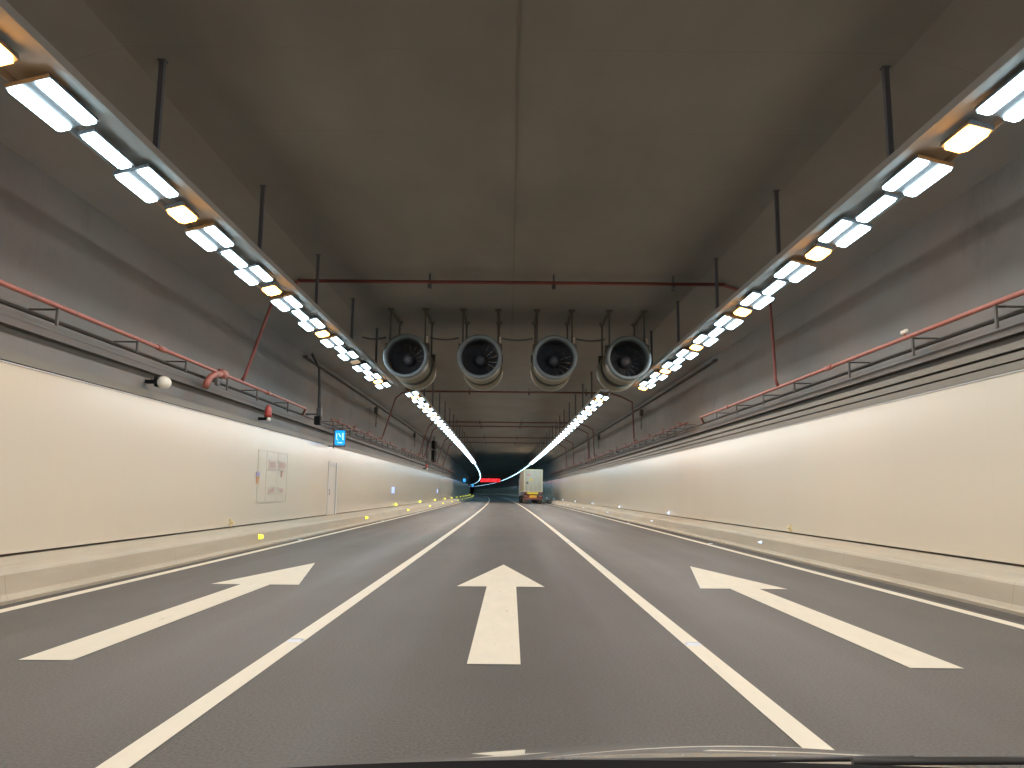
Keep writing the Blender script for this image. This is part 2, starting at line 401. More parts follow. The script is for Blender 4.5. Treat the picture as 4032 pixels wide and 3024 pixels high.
def row(sg):
    sd = SIDE[sg]
    xn, xf = (-5.08, -4.21) if sg < 0 else (5.35, 4.10)
    per = 4.55 if sg < 0 else 4.45
    o0 = 6.95 if sg < 0 else 8.70
    P = []   # (y, kind)
    k = -8
    while True:
        y = o0+per*k
        if y > 31.2: break
        for dy, kd in ((0, 'sodium'), (1.15, 'double'), (2.30, 'single'), (3.40, 'double')):
            if y+dy < 31.6: P.append((y+dy, kd, xn))
        k += 1
    y = 34.6 if sg < 0 else 35.2
    P.append((y-1.15, 'double', xf))
    while y < 114:
        for dy, kd in ((0, 'sodium'), (1.15, 'double'), (2.30, 'single'), (3.40, 'double')):
            if y+dy < 115.5: P.append((y+dy, kd, xf))
        y += 4.5
    cnt = {'sodium': 0, 'white': 0}
    near_edge = 6.6
    for y, kd, x in P:
        word = 'orange' if kd == 'sodium' else 'white'
        dead = (sg < 0 and kd == 'sodium' and abs(y-(6.95+4.55*4)) < .2)
        vis = y > near_edge
        if vis: cnt['sodium' if kd == 'sodium' else 'white'] += 1
        n = cnt['sodium' if kd == 'sodium' else 'white']
        if kd == 'sodium': cat, group = 'sodium lamp', 'orange sodium lamps in the two rows of tunnel lights'
        else: cat, group = 'tube lamp', 'white tube lamps in the two rows of tunnel lights'
        if dead:
            lab = 'unlit orange lamp in the left row just before the jet fans'; kd = 'dim'
        elif not vis:
            lab = 'bright %s lamp of the %s row directly above or behind the viewer' % (word, sd)
        elif y < 31.6 and n <= 12:
            if kd == 'sodium': lab = '%s glowing orange lamp in the %s row, counting away from the viewer' % (ORD[n-1], sd)
            elif kd == 'double': lab = '%s white lamp in the %s row counting away from viewer, twin lenses' % (ORD[n-1], sd)
            else: lab = '%s white lamp in the %s row counting away from viewer, single lens' % (ORD[n-1], sd)
        elif y < 31.6:
            lab = 'bright white lamp of the %s row beside the outer jet fan' % sd
        else:
            lab = 'bright %s lamp of the %s row beyond the jet fans%s' % (word, sd, {'double': ', twin lenses', 'single': ', single lens'}.get(kd, ''))
        put_lamp(kd, sg, x, y, 5.6, lab, cat, group)
    y = 117.2
    while y < 640:
        put_lamp('far', sg, xf, y, 5.6, 'small bluish lamp of the %s row, far off where the tunnel bends' % sd, 'small lamp', 'small bluish lamps in the dim bend of the tunnel')
        y += 2.35 if y < 210 else (3.6 if y < 290 else 5.2)
    # tray that carries the lamps, with hangers up to the ceiling
    for (y0, y1, x, hx, hs) in ((-38, 31.9, xn, xn+(-sg)*.26, 4.4), (32.6, 650, xf, xf+(-sg)*.12, 4.35)):
        near = y0 < 0
        r = empty('lamp_tray', (0, 0, 0))
        tag(r, ('grey steel tray carrying the near %s row of lamps' if near else 'grey steel tray carrying the %s row of lamps beyond the fans') % sd, 'lamp tray')
        a, b = (x-.30, x+.47) if sg < 0 else (x-.47, x+.30)
        if not near: a, b = (x-.22, x+.27) if sg < 0 else (x-.27, x+.22)
        MB().ext([(a, 5.80), (a, 5.70), (a+.02, 5.70), (a+.02, 5.785), (b-.02, 5.785), (b-.02, 5.70), (b, 5.70), (b, 5.80)], y0, y1, 4, True).build('channel', M['lighttray'], r)
        hb = 18.75-4.4*12 if near else 37.2
        while hb < min(y1, 135):
            if hb > y0:
                hh = MB().box(-.035, .035, -.035, .035, 5.80, 7.25).box(-.055, .055, -.05, .05, 7.235, 7.256).build('hanger', M['hanger'], r)
                hh.location = on(hx, hb, 0)
            hb += hs
for sg in (-1, 1): row(sg)
for (kd, sg), pr in protos.items():
    if (kd, sg) not in used:
        for o in reversed(pr): bpy.data.objects.remove(o)
# ------------------------------------------------------------------ jet fans
def fan_proto():
    r = empty('jet_fan', (0, 0, 0))
    Ro, Ri = .705, .585
    MB().lathe([(Ri, .32), (Ri, .10), (.60, .03), (.64, .0), (.68, .005), (Ro, .05), (Ro, .22), (.685, .26)]).build('inlet_ring', M['fanring'], r)
    MB().lathe([(.685, .26), (.66, .30), (.66, 1.28), (.69, 1.29), (.69, 1.36)]).build('casing', M['fanbody'], r)
    MB().lathe([(.655, 1.36), (.58, 1.37), (.58, 2.12), (.655, 2.13)]).build('motor_band', M['fandark'], r)
    MB().lathe([(.655, 2.13), (.69, 2.14), (.69, 2.85), (.70, 2.86), (.70, 3.0), (.60, 3.0), (.58, 2.7)]).build('outlet_ring', M['fanbody'], r)
    MB().lathe([(.585, .32), (.585, 2.72)]).build('duct', M['fanin'], r)
    MB().lathe([(.002, .62), (.08, .63), (.15, .68), (.19, .78), (.20, .95), (.20, 1.9), (.12, 2.2)], 28).build('hub', M['hub'], r)
    for k in range(16):
        th = 2*math.pi*k/16+.15; b = MB()
        u = Vector((math.cos(th), 0, math.sin(th))); t = Vector((-math.sin(th), 0, math.cos(th)))
        pts = []
        for rad, wd, tw in ((.19, .062, .85), (.38, .088, .52), (.575, .105, .36)):
            dv = t*math.cos(tw)+Vector((0, math.sin(tw), 0)); pts.append((u*rad-dv*wd+Vector((0, 1.0, 0)), u*rad+dv*wd+Vector((0, 1.0, 0))))
        for a, c in zip(pts, pts[1:]): b.face([a[0], a[1], c[1], c[0]])
        e = Vector((0, .012, 0))
        for a, c in zip(pts, pts[1:]): b.face([a[0]+e, c[0]+e, c[1]+e, a[1]+e])
        b.build('blade', M['blade'], r)
    for sx in (-1, 1):
        for yy in (.45, 2.45):
            b = MB().box(sx*.56-.025, sx*.56+.025, yy-.03, yy+.03, .30, 1.60)
            b.box(sx*.56-.10, sx*.56+.10, yy-.14, yy+.14, 1.575, 1.598)
            b.box(sx*.62-.03 if sx > 0 else sx*.62-.08, sx*.62+.08 if sx > 0 else sx*.62+.03, yy-.09, yy+.09, .22, .46)
            b.build('bracket', M['fanbracket'], r)
    MB().box(-.60, -.52, .40, 2.7, 1.54, 1.572).box(.52, .60, .40, 2.7, 1.54, 1.572).build('mounting_frame', M['fanbracket'], r)
    MB().box(.60, .655, .38, .46, .52, .70).build('junction_box', M['placard'], r)
    return [r]+children(r)
fp = fan_proto()
fx = (-3.35, -1.02, 1.35, 3.67)
flab = ['grey ringed jet fan under the ceiling, far left one beside the left lamp row', 'grey ringed jet fan under the ceiling, second from the left',
        'grey ringed jet fan under the ceiling, third from the left', 'grey ringed jet fan under the ceiling, far right one beside the right lamp row']
for i, x in enumerate(fx):
    o = fp[0] if i == 0 else copy_tree(fp, (0, 0, 0))
    o.location = (x, 24.0, 5.65); tag(o, flab[i], 'jet fan', 'jet fans hanging in a row from the ceiling')
def sag(x0, x1, y, z, d): return [(x0+(x1-x0)*t/10, y, z-d*4*(t/10)*(1-t/10)) for t in range(11)]
for a, b_, lab in ((-2.65, -1.72, 'dark cable sagging between the far left jet fan and the next one'), (-.32, .65, 'dark cable sagging between the two middle jet fans'),
                   (2.05, 2.97, 'dark cable sagging between the far right jet fan and its neighbour'), (-4.8, -4.05, 'dark cable running from the left lamp hanger to the far left jet fan')):
    tag(MB().tube(sag(a, b_, 24.5, 6.32, .06), .028, 6).build('cable', M['hanger']), lab, 'cable', 'cables between the jet fans')
# ------------------------------------------------------------------ red fire pipes
def cross_pipe(y, m, lab, rad=.055, drops=True, zc=7.02):
    r = empty('cross_pipe', (shift(y), y, 0)); tag(r, lab, 'fire pipe', 'red fire pipes crossing under the ceiling')
    MB().tube([(-5.75, 0, zc), (5.75, 0, zc)], rad, 12).build('pipe', m, r)
    if drops:
        for pts in ([(-5.70, 0, zc-.02), (-6.02, 0, 6.90), (-6.35, 0, 6.62), (-7.02, 0, 4.45), (-7.1, 0, 4.27)],
                    [(5.70, 0, zc-.02), (6.35, 0, 6.80), (6.95, 0, 6.50), (7.02, 0, 4.45), (7.08, 0, 4.27)]):
            MB().tube(pts, rad*.9, 12).build('riser', m, r)
    for x in (-2.2, 1.14, 4.36):
        MB().box(x-.02, x+.02, -.02, .02, zc-.16, 7.26).box(x-.05, x+.05, -.075, .075, zc-.17, zc-.055).build('clamp', M['hanger'], r)
    return r
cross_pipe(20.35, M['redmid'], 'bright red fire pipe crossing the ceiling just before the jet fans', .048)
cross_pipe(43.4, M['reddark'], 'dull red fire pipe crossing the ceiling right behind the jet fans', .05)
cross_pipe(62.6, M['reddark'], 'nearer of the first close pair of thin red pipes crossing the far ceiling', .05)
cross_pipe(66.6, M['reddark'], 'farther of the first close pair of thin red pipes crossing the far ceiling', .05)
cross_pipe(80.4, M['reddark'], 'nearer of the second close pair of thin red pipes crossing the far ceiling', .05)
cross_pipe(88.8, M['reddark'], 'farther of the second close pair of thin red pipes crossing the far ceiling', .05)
def wall_pipe(sg, y0, y1, m, lab, noz=2.1, rad=.040, z=4.25):
    r = empty('wall_pipe', (0, 0, 0)); tag(r, lab, 'fire pipe', 'red fire pipes running along the walls')
    n = max(2, int((y1-y0)/3)); pts = [on(sg*7.1, y0+(y1-y0)*k/n, z) for k in range(n+1)]
    end = on(sg*7.32, y1+.5, z-.16)
    MB().tube(pts+[end], rad, 12).build('pipe', m, r)
    y = y0+.4; i = 0
    while y < y1:
        if y > 4:
            jz = random.uniform(-.05, .07); b = MB().box(-.018, .018, -.022, .022, z-.33+jz, z-.038)
            b.box(-.02 if sg > 0 else -.45, .45 if sg > 0 else .02, -.015, .015, z-.068, z-.04)
            o = b.build('bracket', M['traydark'], r); o.location = on(sg*7.1, y, 0)
            if i % 2 == 0 and y > 30:
                q = MB().tube([(0, 0, z), (-sg*.10, .12, z+.10), (-sg*.14, .55, z+.14)], .03, 8).build('nozzle', m, r); q.location = on(sg*7.1, y+.5, 0)
            if y0 > 30 or i % 3 == 2:
                q = MB().tube([(0, -.17, z), (0, .17, z)], rad+.016, 12).build('coupling', m, r); q.location = on(sg*7.1, y+1.0, 0)
        y += noz*random.uniform(.8, 1.2); i += 1
    return r
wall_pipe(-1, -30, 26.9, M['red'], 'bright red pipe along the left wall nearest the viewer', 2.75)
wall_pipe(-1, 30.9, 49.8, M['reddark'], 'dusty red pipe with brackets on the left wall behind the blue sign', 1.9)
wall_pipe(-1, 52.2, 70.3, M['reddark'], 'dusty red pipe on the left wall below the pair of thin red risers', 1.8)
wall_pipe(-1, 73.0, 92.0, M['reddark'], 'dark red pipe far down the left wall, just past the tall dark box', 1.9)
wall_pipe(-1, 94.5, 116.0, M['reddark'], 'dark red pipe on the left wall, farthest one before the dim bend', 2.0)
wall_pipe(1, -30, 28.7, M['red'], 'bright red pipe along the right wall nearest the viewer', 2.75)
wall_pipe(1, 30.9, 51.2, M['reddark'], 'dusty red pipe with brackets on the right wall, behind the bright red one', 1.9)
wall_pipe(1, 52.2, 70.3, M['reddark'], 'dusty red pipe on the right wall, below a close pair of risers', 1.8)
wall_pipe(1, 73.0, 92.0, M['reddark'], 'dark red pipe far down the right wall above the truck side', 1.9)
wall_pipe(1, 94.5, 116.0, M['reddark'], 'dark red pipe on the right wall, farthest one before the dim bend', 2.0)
def riser(sg, y, lab):
    b = MB().tube([(sg*7.45, 0, 4.3), (sg*7.45, 0, 6.3), (sg*7.2, 0, 6.46)], .03, 8)
    o = b.build('riser_pipe', M['reddark']); o.location = (shift(y), y, 0); tag(o, lab, 'riser pipe')
riser(-1, 69.3, 'thin dark red riser on the left wall, just right of the thicker one')
riser(1, 69.8, 'thin dark red riser on the right wall, left of the pair above the brackets')
def rack(sg, y, lab):
    r = empty('valve_rack', on(sg*7.25, y, 5.0)); tag(r, lab, 'valve rack', 'valve racks beside the red risers')
    MB().tube([(0, 0, -.1), (0, .02, 1.1)], .03, 8).build('upright', M['traydark'], r)
    for k in range(3):
        MB().tube([(0, 0, .1+.32*k), (0, .5, .16+.32*k)], .022, 6).build('rung', M['traydark'], r)
    MB().box(-.10, .10, -.16, .16, .62, .98, bev=.03).build('valve_box', M['traydark'], r)
rack(-1, 42.4, 'black valve rack beside the dull red riser on the left wall')
rack(1, 42.3, 'black valve rack beside the pinkish red riser on the right wall')
rack(-1, 61.0, 'black valve rack beside the pair of risers on the left wall')
rack(1, 61.4, 'black valve rack beside the pair of risers on the right wall')
rack(-1, 79.2, 'black valve rack on the left wall just past the tall dark box')
# red valve elbow below the near left pipe
r = empty('hose_valve', on(-7.1, 18.2, 4.1)); tag(r, 'bright red curved valve branch under the left red pipe', 'valve')
MB().tube([(.02, .55, .13), (.0, .30, .08), (-.02, .05, -.02), (-.04, -.10, -.17), (-.05, -.15, -.30)], .075, 12).build('elbow', M['red'], r)
MB().lathe([(.0, -.16), (.11, -.16), (.11, .16), (.0, .16)], 16, (0, .72, .15)).build('flange', M['red'], r)
MB().box(.02, .11, .18, .34, -.20, -.02, bev=.02).build('actuator', M['traydark'], r)
# ------------------------------------------------------------------ wall equipment
def speaker():
    r = empty('loudspeaker', on(-7.0, 28.3, 4.0)); tag(r, 'dark hanging box with a cable rising from it, left wall just before the blue sign', 'loudspeaker')
    MB().box(-.11, .11, -.13, .13, -.20, .12, bev=.02).build('body', M['black'], r)
    MB().box(-.05, .13, -.09, .09, .12, .42, bev=.02).build('neck', M['traydark'], r)
    MB().tube([(.04, 0, .40), (.0, .05, 1.2), (-.06, .10, 1.9), (-.35, .1, 2.45)], [.07, .05, .045, .045], 8).build('conduit', M['traydark'], r)
    MB().box(-.45, .0, -.03, .03, .16, .22).build('bracket', M['traydark'], r)
speaker()
def dome():
    r = empty('dome_camera', on(-7.22, 16.0, 3.63)); tag(r, 'white dome camera on a black bracket, on the left wall above the cladding', 'camera')
    b = MB().lathe([(.001, -.13), (.05, -.125), (.095, -.09), (.125, -.03), (.13, .04), (.12, .12), (.0, .13)], 24)
    b.build('dome', M['white'], r)
    MB().box(-.36, -.05, -.06, .06, -.03, .05, bev=.012).build('bracket', M['black'], r)
    MB().box(-.16, -.08, -.10, .12, -.10, .12, bev=.02).build('back_plate', M['black'], r)
dome()
def beacon(y, z, lab, s=1.0):
    r = empty('alarm_beacon', on(-7.25, y, z)); tag(r, lab, 'alarm', 'red alarm beacons above the left cladding')
    r.scale = (s, s, s)
    MB().lathez([(.0, .36), (.05, .35), (.09, .27), (.105, .08), (.11, .0), (.0, .0)], 20).build('horn', M['lampred'], r)
    MB().lathe([(.001, -.07), (.05, -.05), (.066, .0), (.05, .05), (.001, .07)], 16, (.04, -.05, -.08)).build('lamp', M['white'], r)
    MB().box(-.28, .0, -.05, .05, -.10, -.01, bev=.01).build('bracket', M['black'], r)
beacon(23.2, 3.60, 'red alarm beacon with a small white lamp, left wall above the fire cabinet')
beacon(71.4, 3.57, 'tiny red and white alarm beacon far down the left wall', 1.1)
r = empty('detector', on(7.12, 13.8, 4.36)); tag(r, 'small pale detector clipped on top of the near right red pipe', 'detector')
MB().box(-.03, .03, -.10, .10, -.02, .05, bev=.012).build('body', M['white'], r); MB().tube([(0, 0, -.08), (0, 0, .0)], .02, 8).build('stem', M['red'], r)
# dark boxes hanging at the left
r = empty('hanging_sign_box', on(-6.95, 75.2, 0)); tag(r, 'tall dark sign box hung on the left wall far down, in two stacked halves', 'sign box')
MB().box(-.16, .16, -.9, .9, 5.50, 6.25, bev=.03).build('upper_box', M['black'], r)
MB().box(-.16, .16, -.9, .9, 4.25, 5.36, bev=.03).build('lower_box', M['black'], r)
MB().tube([(0, 0, 6.25), (0, 0, 6.7)], .04, 8).build('pole', M['traydark'], r)
# dark floodlight-like box beside right strip
def blue_sign(y, z, w_, h_, x, lab):
    r = empty('blue_sign', on(x, y, z)); r.rotation_euler.z = head(y); tag(r, lab, 'lit sign', 'lit blue signs sticking out from the left wall')
    MB().box(-w_/2-.015, w_/2+.015, .004, .09, -h_/2-.015, h_/2+.015, bev=.02).build('case', M['vmsoff'], r)
    b = MB(); c = .035; hw, hh = w_/2, h_/2
    b.face([(-hw+c, 0, -hh), (hw-c, 0, -hh), (hw, 0, -hh+c), (hw, 0, hh-c), (hw-c, 0, hh), (-hw+c, 0, hh), (-hw, 0, hh-c), (-hw, 0, -hh+c)])
    b.build('face', M['blue'], r)
    S = lambda pts: [(px*w_, -.004, pz*h_) for px, pz in pts]
    b = MB()
    b.face(S([(-.38, -.10), (-.27, -.13), (-.27, .30), (-.38, .34)]))
    b.face(S([(-.20, .30), (-.08, .33), (.12, .08), (.02, .02)]))
    b.face(S([(.20, -.05), (.36, -.12), (.36, .34), (.20, .34)]))
    b.face(S([(-.30, -.13), (-.22, -.20), (-.14, -.15), (-.24, -.08)]))
    b.face(S([(.22, -.12), (.36, -.19), (.36, -.12), (.26, -.05)]))
    b.face(S([(-.22, -.36), (.20, -.38), (.30, -.30), (-.26, -.29)]))
    b.build('symbol', M['bluel'], r)
    MB().box(-w_/2-.075, -w_/2-.035, .03, .07, -h_*.72, h_*.9).box(-w_/2-.30, -w_/2-.02, .03, .07, h_*.62, h_*.68).box(-w_/2-.32, w_/2+.02, .03, .07, -h_*.62, -h_*.55).build('bracket', M['hanger'], r)
blue_sign(31.8, 3.575, .415, .60, -6.92, 'bright blue lit sign with pale diagonal symbol, nearest blue sign on the left wall')
blue_sign(146.0, 3.58, .50, .66, -6.75, 'small blue lit sign far away on the left wall, before the bend')
blue_sign(252.0, 3.55, .62, .80, -6.55, 'tiny blue lit sign at the vanishing end of the left wall')
for y, lab in ((50.75, 'narrow pale blue exit sign on the left cladding past the white door'), (86.0, 'faint little blue exit sign farther down the left cladding')):
    r = empty('exit_sign', on(-7.40, y, 1.50)); r.rotation_euler.z = head(y); tag(r, lab, 'exit sign', 'blue exit signs on the left cladding')
    MB().box(-.0, .035, -.53, .53, -.20, .20).build('face', M['bluepale'], r)
    MB().box(-.002, .045, -.55, .55, .202, .25).box(-.002, .045, -.55, .55, -.25, -.202).build('case', M['print_blue'], r)
# fire cabinet
r = empty('fire_cabinet', (-7.398+shift(24.5), 24.5, 0), head(24.5)); tag(r, 'flush beige fire cabinet with four red notices in the left wall', 'fire cabinet')
for y0, y1 in ((-1.5, -.72), (-.70, .42), (.44, 1.5)):
    MB().box(0, .003, y0, y1, 1.07, 2.60).build('door_panel', M['panelplain'], r)
MB().box(.0, .005, -1.53, -1.52, 1.05, 2.62).box(.0, .005, 1.52, 1.53, 1.05, 2.62).box(.0, .0055, -1.53, 1.53, 2.61, 2.622).box(.0, .0055, -1.53, 1.53, 1.048, 1.06).build('outline', M['print_grey'], r)
for y0, y1, z0, z1 in ((-.5, .28, 2.04, 2.36), (.5, 1.30, 2.06, 2.36), (-.4, .22, 1.31, 1.52), (.6, 1.2, 1.31, 1.52)):
    p = MB().box(.009, .013, y0, y1, z0, z1).build('notice', M['placard'], r)
    b = MB(); h = z1-z0
    b.box(.014, .0165, y0+.02, y1-.02, z1-.14*h, z1-.04*h); b.box(.014, .0165, y0+.02, y1-.02, z0+.02*h, z0+.11*h)
    b.build('border', M['print_grey'], p)
    b = MB(); nr, nc = (3, 5) if h > .25 else (2, 4)
    for i in range(nr):
        for j in range(nc):
            if random.random() < .12: continue
            ya = y0+.05+(y1-y0-.1)*(j+.08)/nc; yb = y0+.05+(y1-y0-.1)*(j+.9)/nc
            zc = z0+h*(.24+.56*(i+.5)/nr); hh = h*.56/nr*.38
            b.box(.014, .0165, ya, yb, zc-hh, zc-hh*.3); b.box(.014, .0165, ya, yb, zc+hh*.25, zc+hh); b.box(.014, .0165, (ya+yb)/2-.012, (ya+yb)/2+.012, zc-hh*.3, zc+hh*.25)
    b.build('lettering', M['print_red'], p)
MB().box(.009, .03, .82, .98, 1.85, 2.05, bev=.005).build('handle', M['print_red'], r)
r = empty('hydrant_tag', (-7.396+shift(23.0), 23.0, 1.8), head(23.0)); tag(r, 'small violet and orange tag on the left wall beside the fire cabinet', 'wall tag')
MB().box(0, .012, -.15, .15, .03, .16).build('round_mark', M['print_blue'], r); MB().box(0, .012, -.12, .12, -.18, .02).build('strip', M['print_orange'], r)
# door
r = empty('service_door', (-7.40+shift(32.8), 32.8, 0), head(32.8)); tag(r, 'pale service door in a grey frame set in the left wall', 'door')
MB().box(-.005, .03, -.78, -.64, .44, 2.62, bev=.006).box(-.005, .055, .62, .80, .44, 2.62, bev=.008).box(-.005, .03, -.635, .615, 2.48, 2.62).build('door_frame', M['frame'], r)
d = MB().box(.003, .012, -.63, .61, .44, 2.475).build('door_leaf', M['door'], r)
MB().box(.013, .05, -.52, -.46, 1.25, 1.50, bev=.01).box(.013, .04, -.54, -.42, 1.34, 1.38).build('handle', M['print_grey'], d)
# ------------------------------------------------------------------ markers
def marker_set(sg, ys, z, x, m, name, labf, cat, group, size):
    first = None
    for i, y in enumerate(ys):
        if first is None:
            b = MB(); w_, h_ = size
            b.box(-.03, .03, -.02, .02, -h_/2, h_/2, bev=.008)
            b.lathe([(.0, -.035), (w_*.6, -.03), (w_*.7, -.0), (.0, .0)], 10, (-sg*.055, 0, 0))
            first = b.build(name, m); o = first
        else:
            o = first.copy(); col.objects.link(o)
        o.location = on(x, y, z); o.rotation_euler.z = head(y)
        if i == 0 and z > .4:      # nearest reflector: no returned headlight glow, so plain plastic without emission
            o.data = o.data.copy(); o.data.materials[0] = M['markerdull']
            second = None
        if i == 1 and z > .4:
            o.data = o.data.copy(); o.data.materials[0] = m; first = o
        tag(o, labf(i, y), cat, group)
def lab_mk(colr, sd, where):
    def f(i, y):
        if i < 6 and y < 120: return '%s %s marker %s, %s side, counting from viewer' % (ORD[i], colr, where, sd)
        return 'tiny %s marker %s, %s side, in the far bend' % (colr, where, sd)
    return f
seq = lambda a, n, st=15.35: [a+st*k for k in range(n)]
yl = [20.8]+[51.9+15.35*k for k in range(18)]
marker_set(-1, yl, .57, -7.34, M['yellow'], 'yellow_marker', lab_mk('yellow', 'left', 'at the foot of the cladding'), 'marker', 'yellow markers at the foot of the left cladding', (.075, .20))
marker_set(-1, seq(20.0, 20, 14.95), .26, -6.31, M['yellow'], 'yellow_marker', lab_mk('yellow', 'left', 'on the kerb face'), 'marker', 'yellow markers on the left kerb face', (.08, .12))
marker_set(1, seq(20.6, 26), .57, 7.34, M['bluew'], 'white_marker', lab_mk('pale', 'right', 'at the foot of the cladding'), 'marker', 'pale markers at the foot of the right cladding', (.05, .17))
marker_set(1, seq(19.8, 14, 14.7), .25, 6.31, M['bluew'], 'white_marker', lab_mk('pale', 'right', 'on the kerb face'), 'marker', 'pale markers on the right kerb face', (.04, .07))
sp = None
for nm, x in (('left lane line', -2.04), ('right lane line', 1.76), ('left edge line', -6.03), ('right edge line', 5.83)):
    for i, y in enumerate(seq(7.7, 8, 15.2)):
        if sp is None:
            i0 = MB(); p = [(-.05, 0), (-.04, .018), (.04, .018), (.05, 0)]
            i0.face([(-.06, -.05, 0), (.06, -.05, 0), (.045, -.02, .018), (-.045, -.02, .018)]); i0.face([(-.045, -.02, .018), (.045, -.02, .018), (.045, .02, .018), (-.045, .02, .018)])
            i0.face([(-.045, .02, .018), (.045, .02, .018), (.06, .05, 0), (-.06, .05, 0)]); i0.face([(-.06, -.05, 0), (-.045, -.02, .018), (-.045, .02, .018), (-.06, .05, 0)]); i0.face([(.06, -.05, 0), (.06, .05, 0), (.045, .02, .018), (.045, -.02, .018)])
            o = sp = i0.build('road_stud', M['stud'])
        else:
            o = sp.copy(); col.objects.link(o)
        o.location = on(x, y, .0055); o.scale = (1.2, 1.2, 1)
        tag(o, '%s flat pale road stud on the %s, counting from viewer' % (ORD[i], nm), 'road stud', 'pale road studs set in the lane and edge lines')
# low dark shape of unknown kind near the truck
o = MB().box(-.28, .10, -2.2, 1.6, .0, .38, bev=.05).box(-.18, .06, -1.5, .9, .382, .44, bev=.02).build('dark_shape', M['traydark']); o.location = on(6.15, 104, .0)
tag(o, 'low dark shape against the right kerb just past the truck', 'box')
# ------------------------------------------------------------------ LED sign
YS = 300.0
r = empty('led_sign', on(.35, YS, 5.1)); r.rotation_euler.z = head(YS); tag(r, 'wide glowing red LED message sign hanging far down the tunnel', 'LED sign')
MB().box(-4.1, 4.1, .02, .5, 0, 1.62, bev=.05).build('cabinet', M['vmsoff'], r)
for sx in (-3, 3): MB().box(sx-.08, sx+.08, .2, .3, 1.6, 2.15).build('hanger', M['hanger'], r)
b = MB(); b2 = MB()
cw = .74
glyph = [
 [(0, 0, 1, .22), (0, .39, 1, .61), (0, .78, 1, 1), (0, 0, .2, 1), (.8, .4, 1, 1)],
 [(0, 0, 1, .2), (0, .8, 1, 1), (.1, 0, .32, 1), (.66, 0, .88, 1), (0, .45, 1, .62)],
 [(0, 0, .22, 1), (.4, 0, .6, 1), (.78, 0, 1, 1), (0, .78, 1, 1), (.2, .35, .9, .55)],
 [(.1, .7, .9, 1), (.38, 0, .66, .8), (0, .3, 1, .5), (0, 0, .25, .3)],
]
for k in range(8):
    x0 = -3.83+k*.93+(.16 if k > 3 else 0)
    for gi, (a, c, d, e) in enumerate(glyph[(k*3+1) % 4]):
        bb = b2 if (gi+k) % 3 == 0 else b
        bb.box(x0+a*cw, x0+d*cw, -.012-.002*gi, .018, .18+c*1.26, .18+e*1.26)
b.build('lettering', M['led'], r); b2.build('lettering', M['ledhot'], r)
MB().box(-3.9, -.14, .012, .019, .15, 1.47).box(.06, 3.78, .012, .019, .15, 1.47).build('led_field', emit('led_glow', (.9, .0, .0), .22), r)
# ------------------------------------------------------------------ container truck
TY = 102.0
T = empty('container_truck', (2.91, TY, 0), .036); tag(T, 'container truck with pale grey rear doors and yellow plates, driving in the right lane', 'truck')
W = 1.22
b = MB(); n = 46; L = 12.1; i0 = 0
C_ = empty('container', (0, 0, 0)); C_.parent = T
# corrugated sides
for sx in (-1, 1):
    pts = []
    y = .15
    while y < L-.1:
        for dy, dx in ((0, 0), (.07, 0), (.105, .036), (.175, .036), (.21, 0)): pts.append((sx*(W-dx), y+dy))
        y += .28
    s_ = MB(); k = len(pts)
    s_.v = [(x, y, 1.66) for x, y in pts]+[(x, y, 4.32) for x, y in pts]
    for j in range(k-1): s_.f.append((j, j+1, k+j+1, k+j)); s_.sm.append(False)
    s_.build('side_wall', M['contside'], C_)
fr = MB()
for sx in (-1, 1):
    xa, xb = (sx*W-.0, sx*(W-.12)) if sx > 0 else (sx*W, sx*(W-.12))
    x0, x1 = min(xa, xb), max(xa, xb)
    fr.box(x0, x1, -.0, .14, 1.5, 4.42); fr.box(x0, x1, L-.14, L, 1.5, 4.42)
    fr.box(x0, x1, .142, L-.142, 4.32, 4.42); fr.box(x0, x1, .142, L-.142, 1.5, 1.66)
fr.box(-W+.122, W-.122, .0, .14, 4.30, 4.42); fr.box(-W+.122, W-.122, .0, .14, 1.5, 1.60)
fr.build('frame', M['contedge'], C_)
MB().box(-W+.05, W-.05, .1, L-.05, 4.37, 4.40).build('roof', M['contside'], C_)
MB().box(-W+.1, W-.1, .12, .14, 1.6, 4.30).box(-W+.1, W-.1, L-.03, L-.01, 1.6, 4.3).build('inner_panel', M['mark_grey'], C_)
